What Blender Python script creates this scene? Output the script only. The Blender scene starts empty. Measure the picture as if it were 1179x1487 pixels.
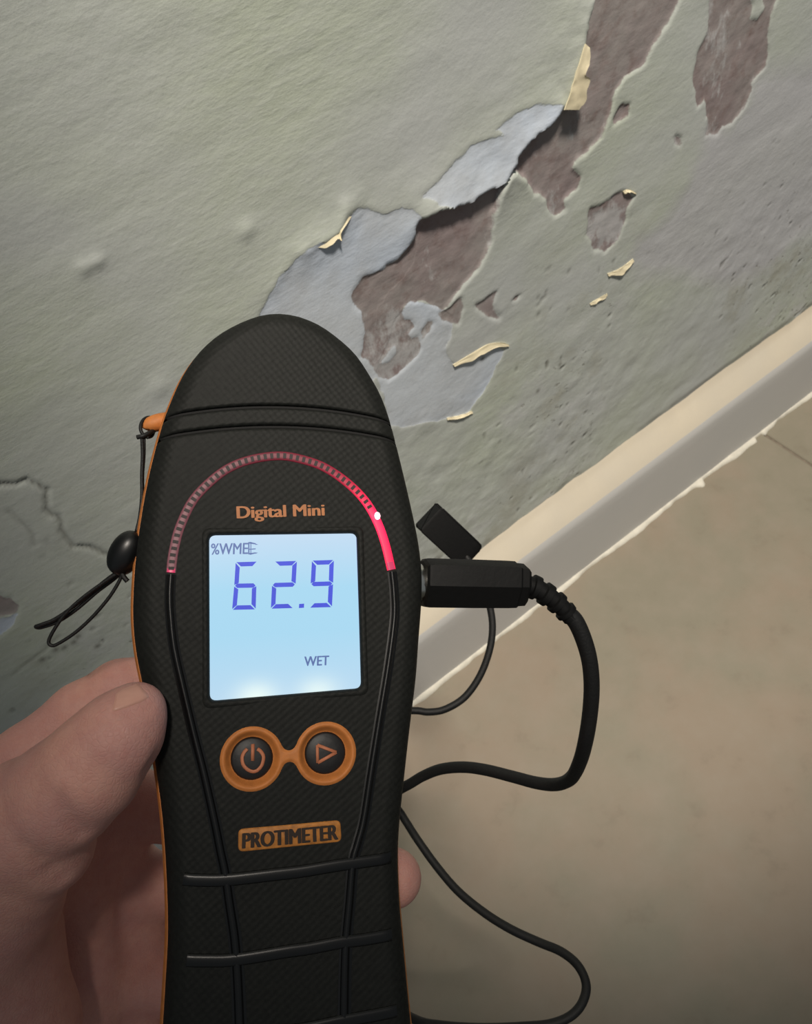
import bpy, math, random
import numpy as np
from mathutils import Matrix, Vector

# ---------------------------------------------------------------- camera, world, lights, exposure
W, H, F = 1179, 1487, 1180.0
PX, PY = 589.5, 743.5
def unit(v):
    v = np.array(v, float); return v / np.linalg.norm(v)
b_ = unit([0.791, -0.552, 0.2565])                  # along the wall, seen by the camera (x right, y down, z forward)
n_ = np.array([0.592, 0.596, -0.542]); n_ -= b_ * (n_ @ b_); n_ = unit(n_)   # out of the wall
u_ = np.cross(b_, -n_)                              # up
R3 = np.array([b_, -n_, u_])                        # world = R3 @ cam
CAM = np.array([-0.35543, -0.33037, 0.78])
scene = bpy.context.scene
cd = bpy.data.cameras.new('camera'); cam = bpy.data.objects.new('camera', cd)
scene.collection.objects.link(cam); scene.camera = cam
cd.sensor_fit = 'HORIZONTAL'; cd.sensor_width = 36.0; cd.lens = 36.0 * F / W
cd.clip_start = 0.005; cd.clip_end = 50
cm = np.eye(4); cm[:3, 0] = R3[:, 0]; cm[:3, 1] = -R3[:, 1]; cm[:3, 2] = -R3[:, 2]; cm[:3, 3] = CAM
cam.matrix_world = Matrix(cm.tolist())
cd.dof.use_dof = True; cd.dof.focus_distance = 0.19; cd.dof.aperture_fstop = 80.0

world = bpy.data.worlds.new('world'); scene.world = world; world.use_nodes = True
world.node_tree.nodes['Background'].inputs[0].default_value = (0.88, 0.96, 1.0, 1)
world.node_tree.nodes['Background'].inputs[1].default_value = 0.155

def lamp(name, kind, loc, target, energy, color, **kw):
    l = bpy.data.lights.new(name, kind); l.energy = energy; l.color = color
    for k, v in kw.items(): setattr(l, k, v)
    o = bpy.data.objects.new(name, l); scene.collection.objects.link(o)
    o.location = loc
    o.rotation_euler = (Vector(target) - Vector(loc)).to_track_quat('-Z', 'Y').to_euler()
    return o
lamp('ceiling_downlight', 'SPOT', (-0.22, -0.66, 2.38), (0.04, 0.03, 0.36), 226, (1.0, 0.91, 0.80),
     spot_size=math.radians(27), spot_blend=0.5, shadow_soft_size=0.12)
vs = scene.view_settings
scene.display_settings.display_device = 'sRGB'
vs.view_transform = 'Standard'; vs.look = 'None'; vs.exposure = 0.0; vs.gamma = 1.0; vs.use_curve_mapping = False

# ---------------------------------------------------------------- helpers
rnd = random.Random(4)
def ray(px, py): return R3 @ np.array([(px - PX) / F, (py - PY) / F, 1.0])
def at(px, py, d): return CAM + d * ray(px, py)
def on_plane_y(px, py, y):
    r = ray(px, py); return CAM + r * ((y - CAM[1]) / r[1])
def cam2w(p): return CAM + np.asarray(p) @ R3.T
def lin(c):
    c = np.array(c, float) / 255.0
    return tuple(np.where(c <= 0.04045, c / 12.92, ((c + 0.055) / 1.055) ** 2.4)) + (1.0,)

def link(o): scene.collection.objects.link(o); return o
def empty(name, M, label, cat):
    o = link(bpy.data.objects.new(name, None)); o.empty_display_size = 0.01
    o.matrix_world = Matrix(np.asarray(M).tolist()); o['label'] = label; o['category'] = cat
    return o
def build(name, v, f, mat, parent=None, smooth=True, angle=None, attrs=None):
    me = bpy.data.meshes.new(name)
    v = np.asarray(v, float)
    me.from_pydata(v.tolist(), [], f if isinstance(f, list) else f.tolist())
    if mat: me.materials.append(mat)
    if smooth:
        me.shade_smooth()
        if angle: me.set_sharp_from_angle(angle=math.radians(angle))
    for k, a in (attrs or {}).items():
        at_ = me.attributes.new(k, 'FLOAT', 'POINT'); at_.data.foreach_set('value', np.asarray(a, np.float32))
    me.update()
    o = link(bpy.data.objects.new(name, me))
    if parent: o.parent = parent
    return o

def cr(pts, n=8, closed=False):
    """Catmull-Rom through pts (any number of columns)."""
    P = np.asarray(pts, float)
    if closed: Q = np.vstack([P[-1], P, P[0], P[1]])
    else: Q = np.vstack([2 * P[0] - P[1], P, 2 * P[-1] - P[-2]])
    out = []
    for i in range(1, len(Q) - 2):
        for k in range(n):
            t = k / n
            out.append(0.5 * (2 * Q[i] + (Q[i + 1] - Q[i - 1]) * t + (2 * Q[i - 1] - 5 * Q[i] + 4 * Q[i + 1] - Q[i + 2]) * t * t
                       + (3 * Q[i] - Q[i - 1] - 3 * Q[i + 1] + Q[i + 2]) * t ** 3))
    if not closed: out.append(P[-1])
    return np.array(out)

def tube(path, rad, seg=14, up=None, flat=1.0, cap=True):
    """Tube mesh along path; flat squashes it along the second frame axis."""
    P = np.asarray(path, float); n = len(P)
    rad = np.broadcast_to(np.asarray(rad, float), (n,))
    T = np.gradient(P, axis=0); T /= np.linalg.norm(T, axis=1)[:, None] + 1e-12
    v = []; ref = np.array(up if up is not None else [0.3, 0.2, 0.93])
    a = None
    for i in range(n):
        if up is not None: a = np.cross(ref, T[i])
        elif a is None: a = np.cross(ref, T[i])
        else: a = a - T[i] * (a @ T[i])
        a = a / (np.linalg.norm(a) + 1e-12); c = np.cross(T[i], a)
        for k in range(seg):
            t = 2 * math.pi * k / seg
            v.append(P[i] + rad[i] * (math.cos(t) * a + flat * math.sin(t) * c))
    f = [[i * seg + k, i * seg + (k + 1) % seg, (i + 1) * seg + (k + 1) % seg, (i + 1) * seg + k] for i in range(n - 1) for k in range(seg)]
    if cap: f += [list(range(seg))[::-1], [(n - 1) * seg + k for k in range(seg)]]
    return np.array(v), f
def merge(*parts):
    V, Fc, o = [], [], 0
    for v, f in parts:
        V.append(np.asarray(v)); Fc += [[i + o for i in q] for q in f]; o += len(v)
    return np.vstack(V), Fc

def sdf_poly(x, y, poly):
    """Signed distance to a closed polygon, positive inside."""
    poly = np.asarray(poly, float); d2 = np.full(x.shape, 1e9); ins = np.zeros(x.shape, bool)
    for (x0, y0), (x1, y1) in zip(poly, np.roll(poly, -1, 0)):
        ex, ey = x1 - x0, y1 - y0
        t = np.clip(((x - x0) * ex + (y - y0) * ey) / (ex * ex + ey * ey + 1e-18), 0, 1)
        d2 = np.minimum(d2, (x - x0 - t * ex) ** 2 + (y - y0 - t * ey) ** 2)
        if y0 != y1:
            c = ((y0 > y) != (y1 > y)) & (x < ex * (y - y0) / ey + x0); ins ^= c
    d = np.sqrt(d2); return np.where(ins, d, -d)
def dist_line(x, y, pts):
    d2 = np.full(x.shape, 1e9)
    for (x0, y0), (x1, y1) in zip(pts[:-1], pts[1:]):
        ex, ey = x1 - x0, y1 - y0
        t = np.clip(((x - x0) * ex + (y - y0) * ey) / (ex * ex + ey * ey + 1e-18), 0, 1)
        d2 = np.minimum(d2, (x - x0 - t * ex) ** 2 + (y - y0 - t * ey) ** 2)
    return np.sqrt(d2)
def vnoise(x, y, seed=0):
    xi, yi = np.floor(x).astype(np.int64), np.floor(y).astype(np.int64); fx, fy = x - xi, y - yi
    fx, fy = fx * fx * (3 - 2 * fx), fy * fy * (3 - 2 * fy)
    def h(a, c):
        q = (a * 374761393 + c * 668265263 + seed * 974711) & 0xffffffff
        q = ((q ^ (q >> 13)) * 1274126177) & 0xffffffff
        return ((q ^ (q >> 16)) & 0xffff) / 65535.0 * 2 - 1
    return (h(xi, yi) * (1 - fx) + h(xi + 1, yi) * fx) * (1 - fy) + (h(xi, yi + 1) * (1 - fx) + h(xi + 1, yi + 1) * fx) * fy
def fbm(x, y, oct=4, seed=0):
    s, a = 0, 1.0
    for i in range(oct): s = s + a * vnoise(x * 2 ** i, y * 2 ** i, seed + i * 17); a *= 0.5
    return s / 1.9
def sstep(a, b, x):
    t = np.clip((x - a) / (b - a), 0, 1); return t * t * (3 - 2 * t)

# ---------------------------------------------------------------- materials
class NT:
    def __init__(self, name):
        self.m = bpy.data.materials.new(name); self.m.use_nodes = True
        self.t = self.m.node_tree; self.b = self.t.nodes['Principled BSDF']
    def n(self, typ, **kw):
        o = self.t.nodes.new(typ)
        for k, v in kw.items():
            if k.startswith('i_'):
                key = k[2:]; o.inputs[int(key) if key.isdigit() else key].default_value = v
            else: setattr(o, k, v)
        return o
    def l(self, a, b): self.t.links.new(a, b)
    def coord(self): return self.n('ShaderNodeTexCoord').outputs['Object']
    def mapping(self, scale, src=None, rot=(0, 0, 0)):
        m = self.n('ShaderNodeMapping'); m.inputs['Scale'].default_value = scale; m.inputs['Rotation'].default_value = rot
        self.l(src or self.coord(), m.inputs['Vector']); return m.outputs[0]
    def noise(self, scale, detail=4, rough=0.55, vec=None):
        o = self.n('ShaderNodeTexNoise'); o.inputs['Scale'].default_value = scale; o.inputs['Detail'].default_value = detail
        o.inputs['Roughness'].default_value = rough; self.l(vec or self.coord(), o.inputs['Vector']); return o.outputs['Fac']
    def ramp(self, fac, stops):
        o = self.n('ShaderNodeValToRGB'); e = o.color_ramp.elements
        while len(e) < len(stops): e.new(0.5)
        for q, (p, c) in zip(e, stops): q.position = p; q.color = c if not np.isscalar(c) else (c, c, c, 1)
        self.l(fac, o.inputs[0]); return o.outputs[0]
    def mix(self, fac, a, b, mode='MIX'):
        o = self.n('ShaderNodeMix', data_type='RGBA', blend_type=mode)
        for s, i in ((fac, 0), (a, 6), (b, 7)):
            if hasattr(s, 'links') or hasattr(s, 'is_linked'): self.l(s, o.inputs[i])
            else: o.inputs[i].default_value = s
        return o.outputs[2]
    def math(self, op, a, b=0.0, c=0.0):
        o = self.n('ShaderNodeMath', operation=op)
        for i, s in enumerate((a, b, c)):
            if hasattr(s, 'is_linked'): self.l(s, o.inputs[i])
            else: o.inputs[i].default_value = s
        return o.outputs[0]
    def attr(self, name): return self.n('ShaderNodeAttribute', attribute_name=name).outputs['Fac']
    def bump(self, h, strength=0.3, dist=0.001, normal=None):
        o = self.n('ShaderNodeBump'); o.inputs['Strength'].default_value = strength; o.inputs['Distance'].default_value = dist
        self.l(h, o.inputs['Height'])
        if normal: self.l(normal, o.inputs['Normal'])
        self.l(o.outputs[0], self.b.inputs['Normal']); return o.outputs[0]
    def set(self, color=None, rough=None, **kw):
        if color is not None:
            if hasattr(color, 'is_linked'): self.l(color, self.b.inputs['Base Color'])
            else: self.b.inputs['Base Color'].default_value = color
        if rough is not None: self.b.inputs['Roughness'].default_value = rough
        for k, v in kw.items(): self.b.inputs[k].default_value = v
        return self.m
def plain(name, c, rough=0.5, var=0.12, scale=300, bump=0.0, **kw):
    t = NT(name); nz = t.noise(scale)
    lo = tuple(x * (1 - var) for x in c[:3]) + (1,); hi = tuple(min(1, x * (1 + var)) for x in c[:3]) + (1,)
    t.set(t.ramp(nz, [(0.3, lo), (0.7, hi)]), rough, **kw)
    if bump: t.bump(nz, bump, 0.0003)
    return t.m

# wall: green paint over pale undercoat over brown plaster; the attributes hold distances to the traced edges in mm
def wall_material():
    t = NT('peeling_wall_paint'); co = t.coord()
    brush = t.noise(6, 6, 0.6, t.mapping((14, 14, 60)))
    blotch = t.noise(7, 3, 0.5); fine = t.noise(260, 4, 0.6); mid = t.noise(45, 5, 0.6)
    green = t.mix(t.ramp(blotch, [(0.35, 0.0), (0.65, 1.0)]), lin((190, 195, 193)), lin((188, 196, 181)))
    green = t.mix(t.math('MULTIPLY', t.ramp(brush, [(0.4, 0.0), (0.75, 1.0)]), 0.35), green, lin((200, 204, 203)))
    pt = t.noise(24, 6, 0.65)
    green = t.mix(t.math('MULTIPLY', t.ramp(pt, [(0.52, 0.0), (0.66, 0.6)]), t.attr('zone')), green, lin((204, 206, 208)))
    green = t.mix(t.math('MULTIPLY', t.ramp(pt, [(0.34, 0.6), (0.47, 0.0)]), t.attr('zone')), green, lin((166, 166, 152)))
    pale = t.mix(t.ramp(blotch, [(0.4, 0.0), (0.6, 1.0)]), lin((206, 214, 222)), lin((200, 212, 228)))
    pale = t.mix(t.ramp(mid, [(0.4, 0.0), (0.75, 0.6)]), pale, lin((184, 188, 190)))
    brown = t.mix(t.ramp(t.noise(16, 5, 0.6), [(0.38, 0.0), (0.62, 1.0)]), lin((150, 138, 138)), lin((156, 150, 148)))
    brown = t.mix(t.ramp(t.noise(90, 5, 0.65), [(0.5, 0.0), (0.8, 0.8)]), brown, lin((122, 100, 95)))
    jit = t.math('MULTIPLY', t.math('ADD', t.math('SUBTRACT', fine, 0.5), t.math('SUBTRACT', mid, 0.5)), 3.4)
    def mask(a, soft=0.5):
        o = t.n('ShaderNodeMapRange'); t.l(t.math('ADD', t.attr(a), jit), o.inputs[0])
        o.inputs[1].default_value = -soft; o.inputs[2].default_value = soft; return o.outputs[0]
    mu, mb, ms = mask('under_mm'), mask('plaster_mm'), mask('worn_mm', 10.0)
    col = t.mix(t.math('MULTIPLY', ms, 0.8), green, lin((194, 195, 200)))
    col = t.mix(mu, col, pale)
    col = t.mix(mb, col, brown)
    # flecks of old paint left on the plaster
    fl = t.noise(34, 6, 0.7, t.mapping((1.0, 1, 0.55)))
    o = t.n('ShaderNodeMapRange'); t.l(t.math('ADD', fl, t.math('MULTIPLY', t.attr('flecks'), 0.3)), o.inputs[0]); o.inputs[1].default_value = 0.64; o.inputs[2].default_value = 0.72
    col = t.mix(t.math('MULTIPLY', t.math('MULTIPLY', o.outputs[0], mb), 0.8), col, lin((190, 191, 192)))
    sp = t.n('ShaderNodeMapRange'); t.l(t.math('ADD', t.noise(150, 3, 0.6), t.math('MULTIPLY', t.math('SUBTRACT', t.attr('zone'), 1.0), 0.25)), sp.inputs[0]); sp.inputs[1].default_value = 0.61; sp.inputs[2].default_value = 0.69
    speck = sp.outputs[0]
    col = t.mix(t.math('MULTIPLY', speck, 0.55), col, lin((120, 118, 108)))
    col = t.mix(t.attr('grime'), col, lin((84, 80, 70)))
    t.set(col, 0.78); t.b.inputs['Specular IOR Level'].default_value = 0.25
    h = t.math('ADD', t.math('MULTIPLY', brush, t.math('ADD', t.math('MULTIPLY', blotch, 1.6), -0.35)), t.math('MULTIPLY', fine, 0.5))
    h = t.math('ADD', h, t.math('MULTIPLY', t.math('MULTIPLY', mid, mb), 0.9))
    h = t.math('ADD', h, t.math('MULTIPLY', t.math('SUBTRACT', t.math('ADD', mu, mb), 0.0), -0.35))
    h = t.math('ADD', h, t.math('MULTIPLY', speck, -0.9))
    h = t.math('ADD', h, t.math('MULTIPLY', t.math('MULTIPLY', t.noise(95, 5, 0.65), t.attr('zone')), 1.3))
    t.bump(h, 0.26, 0.0016)
    return t.m
M_wall = wall_material()

def floor_material():
    t = NT('mottled_beige_tile')
    a = t.noise(5.5, 6, 0.6); c = t.noise(26, 5, 0.65); d = t.noise(140, 3, 0.6)
    col = t.mix(t.ramp(a, [(0.42, 0.0), (0.58, 1.0)]), lin((147, 134, 118)), lin((139, 133, 117)))
    col = t.mix(t.ramp(c, [(0.45, 0.0), (0.75, 0.55)]), col, lin((152, 142, 128)))
    col = t.mix(t.ramp(c, [(0.22, 0.5), (0.42, 0.0)]), col, lin((118, 108, 94)))
    t.set(col, 0.5); t.b.inputs['Specular IOR Level'].default_value = 0.3
    t.bump(d, 0.12, 0.0006); return t.m
M_tile = floor_material()
M_grout = plain('floor_grout', lin((128, 118, 104)), 0.9, 0.2, 200)
def skirting_material(name, c1, c2):
    t = NT(name); a = t.noise(9, 5, 0.6); d = t.noise(150, 4, 0.6)
    col = t.mix(t.ramp(a, [(0.35, 0.0), (0.7, 1.0)]), c1, c2)
    col = t.mix(t.attr('stain'), col, lin((150, 132, 104)))
    t.set(col, 0.6); t.bump(d, 0.2, 0.0008); return t.m
M_skirt = skirting_material('skirting_paint', lin((206, 205, 202)), lin((202, 202, 200)))
M_mould = skirting_material('moulding_paint', lin((204, 194, 174)), lin((196, 188, 172)))
M_caulk = plain('white_caulk', lin((218, 214, 200)), 0.7, 0.1, 120, 0.3)
M_flake = plain('curled_paint_underside', lin((232, 221, 188)), 0.75, 0.1, 150, 0.3)

def shell_material(name, c, dimple=True):
    t = NT(name); nz = t.noise(900, 3)
    t.set(t.ramp(nz, [(0.3, tuple(x * 0.8 for x in c[:3]) + (1,)), (0.75, tuple(x * 1.25 for x in c[:3]) + (1,))]), 0.62)
    t.b.inputs['Specular IOR Level'].default_value = 0.18
    if dimple:
        sep = t.n('ShaderNodeSeparateXYZ'); t.l(t.mapping((1, 1, 1), rot=(0, 0, math.radians(52))), sep.inputs[0])
        k = 2 * math.pi / 0.0026
        sx = t.math('SINE', t.math('MULTIPLY', t.math('ADD', sep.outputs[0], sep.outputs[1]), k))
        sy = t.math('SINE', t.math('MULTIPLY', t.math('SUBTRACT', sep.outputs[0], sep.outputs[1]), k))
        h = t.math('ADD', t.math('MULTIPLY', t.math('MULTIPLY', sx, sy), 0.45), nz)
    else: h = nz
    t.bump(h, 0.22, 0.0004); return t.m
M_shell = shell_material('charcoal_soft_plastic', lin((29, 30, 28)))
M_cap = shell_material('charcoal_cap_plastic', lin((29, 30, 28)), True)
M_orange = plain('orange_rubber', lin((196, 120, 58)), 0.6, 0.12, 500, 0.25)
M_print = plain('orange_print', lin((176, 112, 66)), 0.6)
M_icon = plain('icon_print', lin((190, 118, 84)), 0.6)
M_black = plain('glossy_black_plastic', lin((9, 9, 10)), 0.33, 0.1, 300)
M_rub = plain('black_rubber', lin((12, 12, 12)), 0.6, 0.15, 700, 0.2, **{'Specular IOR Level': 0.25})
M_btn = plain('button_rubber', lin((20, 19, 20)), 0.5, 0.15, 600, 0.2)
M_cord = plain('black_cord', lin((14, 14, 14)), 0.6, 0.25, 1500, 0.4)
M_ink = plain('dark_lettering', lin((42, 28, 18)), 0.7)
M_plate = plain('orange_badge', lin((186, 120, 52)), 0.6, 0.25, 700, 0.3)
M_metal = plain('bright_metal', (0.7, 0.68, 0.64, 1), 0.25, 0.05, 100, Metallic=1.0)
M_gap = plain('dark_groove', lin((10, 10, 10)), 0.8)

def emis(name, color, strength, base=(0.02, 0.02, 0.02, 1)):
    t = NT(name); t.set(base, 0.3); t.b.inputs['Emission Color'].default_value = color; t.b.inputs['Emission Strength'].default_value = strength
    return t.m

# ---------------------------------------------------------------- wall
WY = 0.03                                    # plane of the wall; the skirting front stands at y = 0
def wp(pts): return np.array([[p[0], p[2]] for p in (on_plane_y(a, b, WY) for a, b in pts)])
plaster_px = [
 [(930,-210),(880,-150),(862,-80),(850,0),(839,57),(834,88),(830,152),(810,154),(795,176),(773,194),(746,223),(742,240),(728,260),(698,278),(662,293),(625,307),(607,315),
  (596,344),(576,371),(559,379),(554,388),(528,401),(512,421),(511,441),(523,450),(526,485),(523,514),(543,529),(550,545),(563,551),(572,546),(590,532),
  (605,519),(611,507),(606,490),(597,494),(588,489),(599,474),(596,464),(586,460),(584,447),(597,437),(617,436),(631,446),(640,452),(648,443),(671,410),
  (689,393),(702,371),(711,348),(713,318),(722,282),(733,254),(746,249),(759,256),(773,278),(790,291),(795,304),(806,313),(821,304),(819,291),(839,273),
  (843,256),(830,240),(839,225),(848,222),(870,200),(878,177),(893,132),(904,113),(931,94),(942,75),(946,64),(968,34),(985,0),(1010,-70),(1000,-150),(960,-215)],
 [(1090,-190),(1045,-120),(1032,-50),(1027,0),(1025,45),(1010,75),(1006,105),(1006,132),(1010,154),(1021,141),(1025,170),(1021,196),(1040,194),(1047,181),(1061,177),(1078,154),
  (1087,132),(1089,117),(1108,98),(1113,75),(1113,38),(1121,8),(1150,-60),(1140,-140)],
 [(855,301),(870,298),(904,277),(921,281),(910,298),(906,324),(893,350),(878,365),(863,362),(852,339)],
 [(912,151),(910,166),(887,185),(889,170),(901,154)],
 [(719,423),(712,444),(724,457),(723,464),(706,457),(689,447),(687,442),(702,434)],
 [(743,434),(750,425),(757,427),(750,434)],
 [(665,434),(668,450),(662,471),(651,464),(638,464),(634,456)],
 [(-20,862),(0,864),(12,866),(24,880),(22,890),(8,895),(-20,893)],
 [(980,193),(985,200),(984,214),(978,210)],
 [(619,466),(626,470),(620,482),(614,492),(611,480)],
]
plaster_holes_px = [[(553,525),(563,508),(575,503),(573,515),(563,525)], [(1083,-12),(1090,8),(1086,26),(1098,30),(1108,14),(1102,-16)]]
under_px = [
 [(372,470),(388,430),(400,406),(424,379),(451,356),(468,350),(485,335),(505,311),(516,303),(556,308),(577,298),(590,301),(610,312),(600,380),(545,450),(545,545),(500,600),(372,600)],
 [(605,282),(627,265),(653,238),(680,212),(706,203),(733,194),(715,190),(733,172),(759,154),(777,150),(812,152),(800,190),(752,238),(700,284),(660,296),(631,296),(618,287)],
 [(555,575),(545,540),(560,500),(575,460),(600,430),(640,445),(655,460),(650,490),(643,508),(662,529),(690,521),(715,505),(733,508),(719,535),(700,570),(679,600),(645,608),(584,620),(565,618)],
 [(0,899),(10,898),(26,890),(20,905),(0,922),(-20,925),(-20,895)],
]
worn_px = [[(1061,178),(1021,196),(1021,218),(1002,241),(995,264),(983,286),(968,313),(946,335),(923,350),(915,377),(935,400),(991,399),(1036,414),(1081,407),(1119,388),(1149,350),(1230,310),(1230,90),(1108,98),(1090,120),(1080,155)]]
crack_px = [[(-60,700),(0,703),(22,705),(38,695),(70,708),(69,732),(65,740),(83,751),(86,767),(102,794),(126,794),(159,807),(190,830)], [(13,743),(35,764),(48,789)],
            [(20,975),(60,945),(85,920)]]
xs = np.concatenate([np.linspace(-2.6, -0.66, 26)[:-1], np.arange(-0.66, 0.50, 0.0016), np.linspace(0.50, 2.6, 26)[1:]])
zs = np.concatenate([[0.0, 0.06], np.arange(0.12, 0.74, 0.0016), np.linspace(0.74, 2.4, 22)[1:]])
X, Z = np.meshgrid(xs, zs, indexing='ij')
jx, jz = X + 0.0030 * fbm(X * 85, Z * 85, 4, 5), Z + 0.0030 * fbm(X * 85, Z * 85, 4, 9)
def sd_local(poly):
    """mm inside a polygon, evaluated only near it."""
    out = np.full(X.shape, -60.0); lo, hi = poly.min(0) - 0.05, poly.max(0) + 0.05
    i = np.where((xs > lo[0]) & (xs < hi[0]))[0]; k = np.where((zs > lo[1]) & (zs < hi[1]))[0]
    if len(i) and len(k):
        sl = np.ix_(i, k); out[sl] = np.maximum(-60, 1000 * sdf_poly(jx[sl], jz[sl], poly))
    return out
sd_p = [sd_local(wp(p)) for p in plaster_px]
plaster = np.max(sd_p, 0)
for h in plaster_holes_px: plaster = np.minimum(plaster, -sd_local(wp(h)))
sd_u = [sd_local(wp(p)) for p in under_px]
under = np.max(sd_u, 0)
worn = np.max([sd_local(wp(p)) for p in worn_px], 0) + 7 * fbm(X * 45, Z * 45, 4, 31)
crack = np.full(X.shape, 99.0); crack2 = crack.copy()
for i, c in enumerate(crack_px):
    d = 1000 * dist_line(jx, jz, wp(c))
    if i == 0: crack = np.minimum(crack, d)
    else: crack2 = np.minimum(crack2, d)
# grime: cracks, pits near the skirting, dirt line
g = 0.5 * np.exp(-(crack / 1.0) ** 2) + 0.25 * np.exp(-(crack2 / 1.2) ** 2)
pitn = fbm(X * 130, Z * 130, 2, 71); zone = sstep(0.50, 0.22, Z - 0.25 * X * 0) * sstep(-0.35, 0.35, fbm(X * 9, Z * 9, 3, 55) + 0.12)
pits = sstep(0.46, 0.62, pitn) * zone
g = np.maximum(g, 0.75 * pits)
g = np.maximum(g, 0.55 * np.exp(-((Z - 0.130) / 0.004) ** 2) * sstep(-0.1, 0.5, fbm(X * 30, Z * 30, 3, 3) + 0.7 * sstep(0.1, 0.35, X)))
for q in [(92,938),(80,941),(106,930),(112,922),(60,955),(140,935),(655,607),(545,612),(700,520),(560,700),(812,528),(780,567)]:
    c = wp([q])[0]; g = np.maximum(g, 0.7 * np.exp(-((X - c[0]) ** 2 + (Z - c[1]) ** 2) / 0.0022 ** 2))
# relief in mm towards the room
ht = 1.6 * np.ones(X.shape)
ht += 1.3 * fbm(X * 7, Z * 7, 3, 11) + 0.35 * fbm(X * 28, Z * 60, 3, 13)
rough_low = sstep(0.46, 0.24, Z) * (0.5 + 0.5 * fbm(X * 6, Z * 6, 2, 21))
ht += 1.3 * rough_low * fbm(X * 60, Z * 60, 5, 23)
edge = fbm(X * 90, Z * 90, 3, 41) * 0.7
paint_off = sstep(-0.9, 0.9, np.maximum(under, plaster) + edge)
ht -= 0.5 * sstep(-2.0, 1.2, np.maximum(under, plaster) + edge)
ht -= 0.6 * sstep(-2.2, 1.2, plaster + edge)
ht += 0.5 * sstep(0, 2, plaster) * fbm(X * 110, Z * 110, 4, 61)
ht -= 0.3 * sstep(-8, 10, worn) * (1 - paint_off)
ht -= 1.4 * np.exp(-(crack / 1.3) ** 2) + 0.5 * np.exp(-(crack2 / 1.5) ** 2) + 1.2 * pits
# paint lifting off the wall along its lower edges
lift = np.zeros(X.shape)
for pts, amp, wdt in (([(848,0),(838,62),(833,120),(829,152)], 7.0, 16.0), ([(808,156),(793,176),(771,196),(746,223),(740,242),(727,261),(697,279),(661,294),(624,308)], 5.6, 22.0),
                      ([(500,305),(488,328),(468,348),(440,368)], 2.6, 9.0), ([(420,380),(395,420)], 1.2, 8.0)):
    d = 1000 * dist_line(jx, jz, wp(pts)); lift = np.maximum(lift, amp * np.exp(-d / wdt))
ht += lift * (1 - sstep(-0.5, 1.5, plaster)) 
for q, a_, r_ in (((120,386),1.0,0.004),((140,377),1.0,0.0035),((355,332),1.0,0.005),((230,560),0.7,0.006)):
    c = wp([q])[0]; ht += a_ * np.exp(-((X - c[0]) ** 2 + (Z - c[1]) ** 2) / r_ ** 2)
outer = sstep(0.0, 0.05, np.minimum(np.minimum(X + 0.70, 0.54 - X), np.minimum(Z - 0.0, 0.78 - Z)))
Y = WY - 0.001 * ht * outer
flecks = np.clip(1.0 - np.abs(plaster) / 9.0, 0, 1) * 0.3
cc = wp([(560, 510)])[0]; flecks = np.maximum(flecks, np.exp(-((X - cc[0]) ** 2 + (Z - cc[1]) ** 2) / 0.045 ** 2) * 0.62)
for q, a_ in (((880, 330), 0.8), ((800, 280), 0.5), ((1060, 60), 0.45), ((1020, 120), 0.45)):
    cc = wp([q])[0]; flecks = np.maximum(flecks, a_ * np.exp(-((X - cc[0]) ** 2 + (Z - cc[1]) ** 2) / 0.03 ** 2))
nx_, nz_ = X.shape
idx = np.arange(nx_ * nz_).reshape(nx_, nz_)
quads = np.stack([idx[:-1, :-1], idx[1:, :-1], idx[1:, 1:], idx[:-1, 1:]], -1).reshape(-1, 4)
V = np.stack([X, Y, Z], -1).reshape(-1, 3)
A = {'under_mm': under, 'plaster_mm': plaster, 'worn_mm': worn, 'grime': np.clip(g, 0, 1), 'flecks': flecks, 'zone': zone}
A = {k: v.reshape(-1) for k, v in A.items()}
def fmean(a): return a.reshape(-1)[quads].mean(1)
cls = np.zeros(len(quads), int)
um = fmean(under); pm = fmean(plaster)
ui = np.argmax([fmean(s) for s in sd_u], 0); pi_ = np.argmax([fmean(s) for s in sd_p], 0)
cls[um > 0] = 1 + ui[um > 0]
cls[pm > 0] = 100 + pi_[pm > 0]
def sub(sel, name, parent=None):
    q = quads[sel]; used, inv = np.unique(q, return_inverse=True)
    return build(name, V[used], inv.reshape(-1, 4), M_wall, parent, attrs={k: v[used] for k, v in A.items()})
wall = sub(cls == 0, 'wall_back'); wall['kind'] = 'structure'; wall['label'] = 'grey green painted wall with peeling damp patches above the skirting'
for i in range(len(under_px)):
    if (cls == 1 + i).sum() > 4: sub(cls == 1 + i, 'bare_undercoat', wall)
for i in range(len(plaster_px)):
    if (cls == 100 + i).sum() > 4: sub(cls == 100 + i, 'exposed_plaster', wall)

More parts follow.
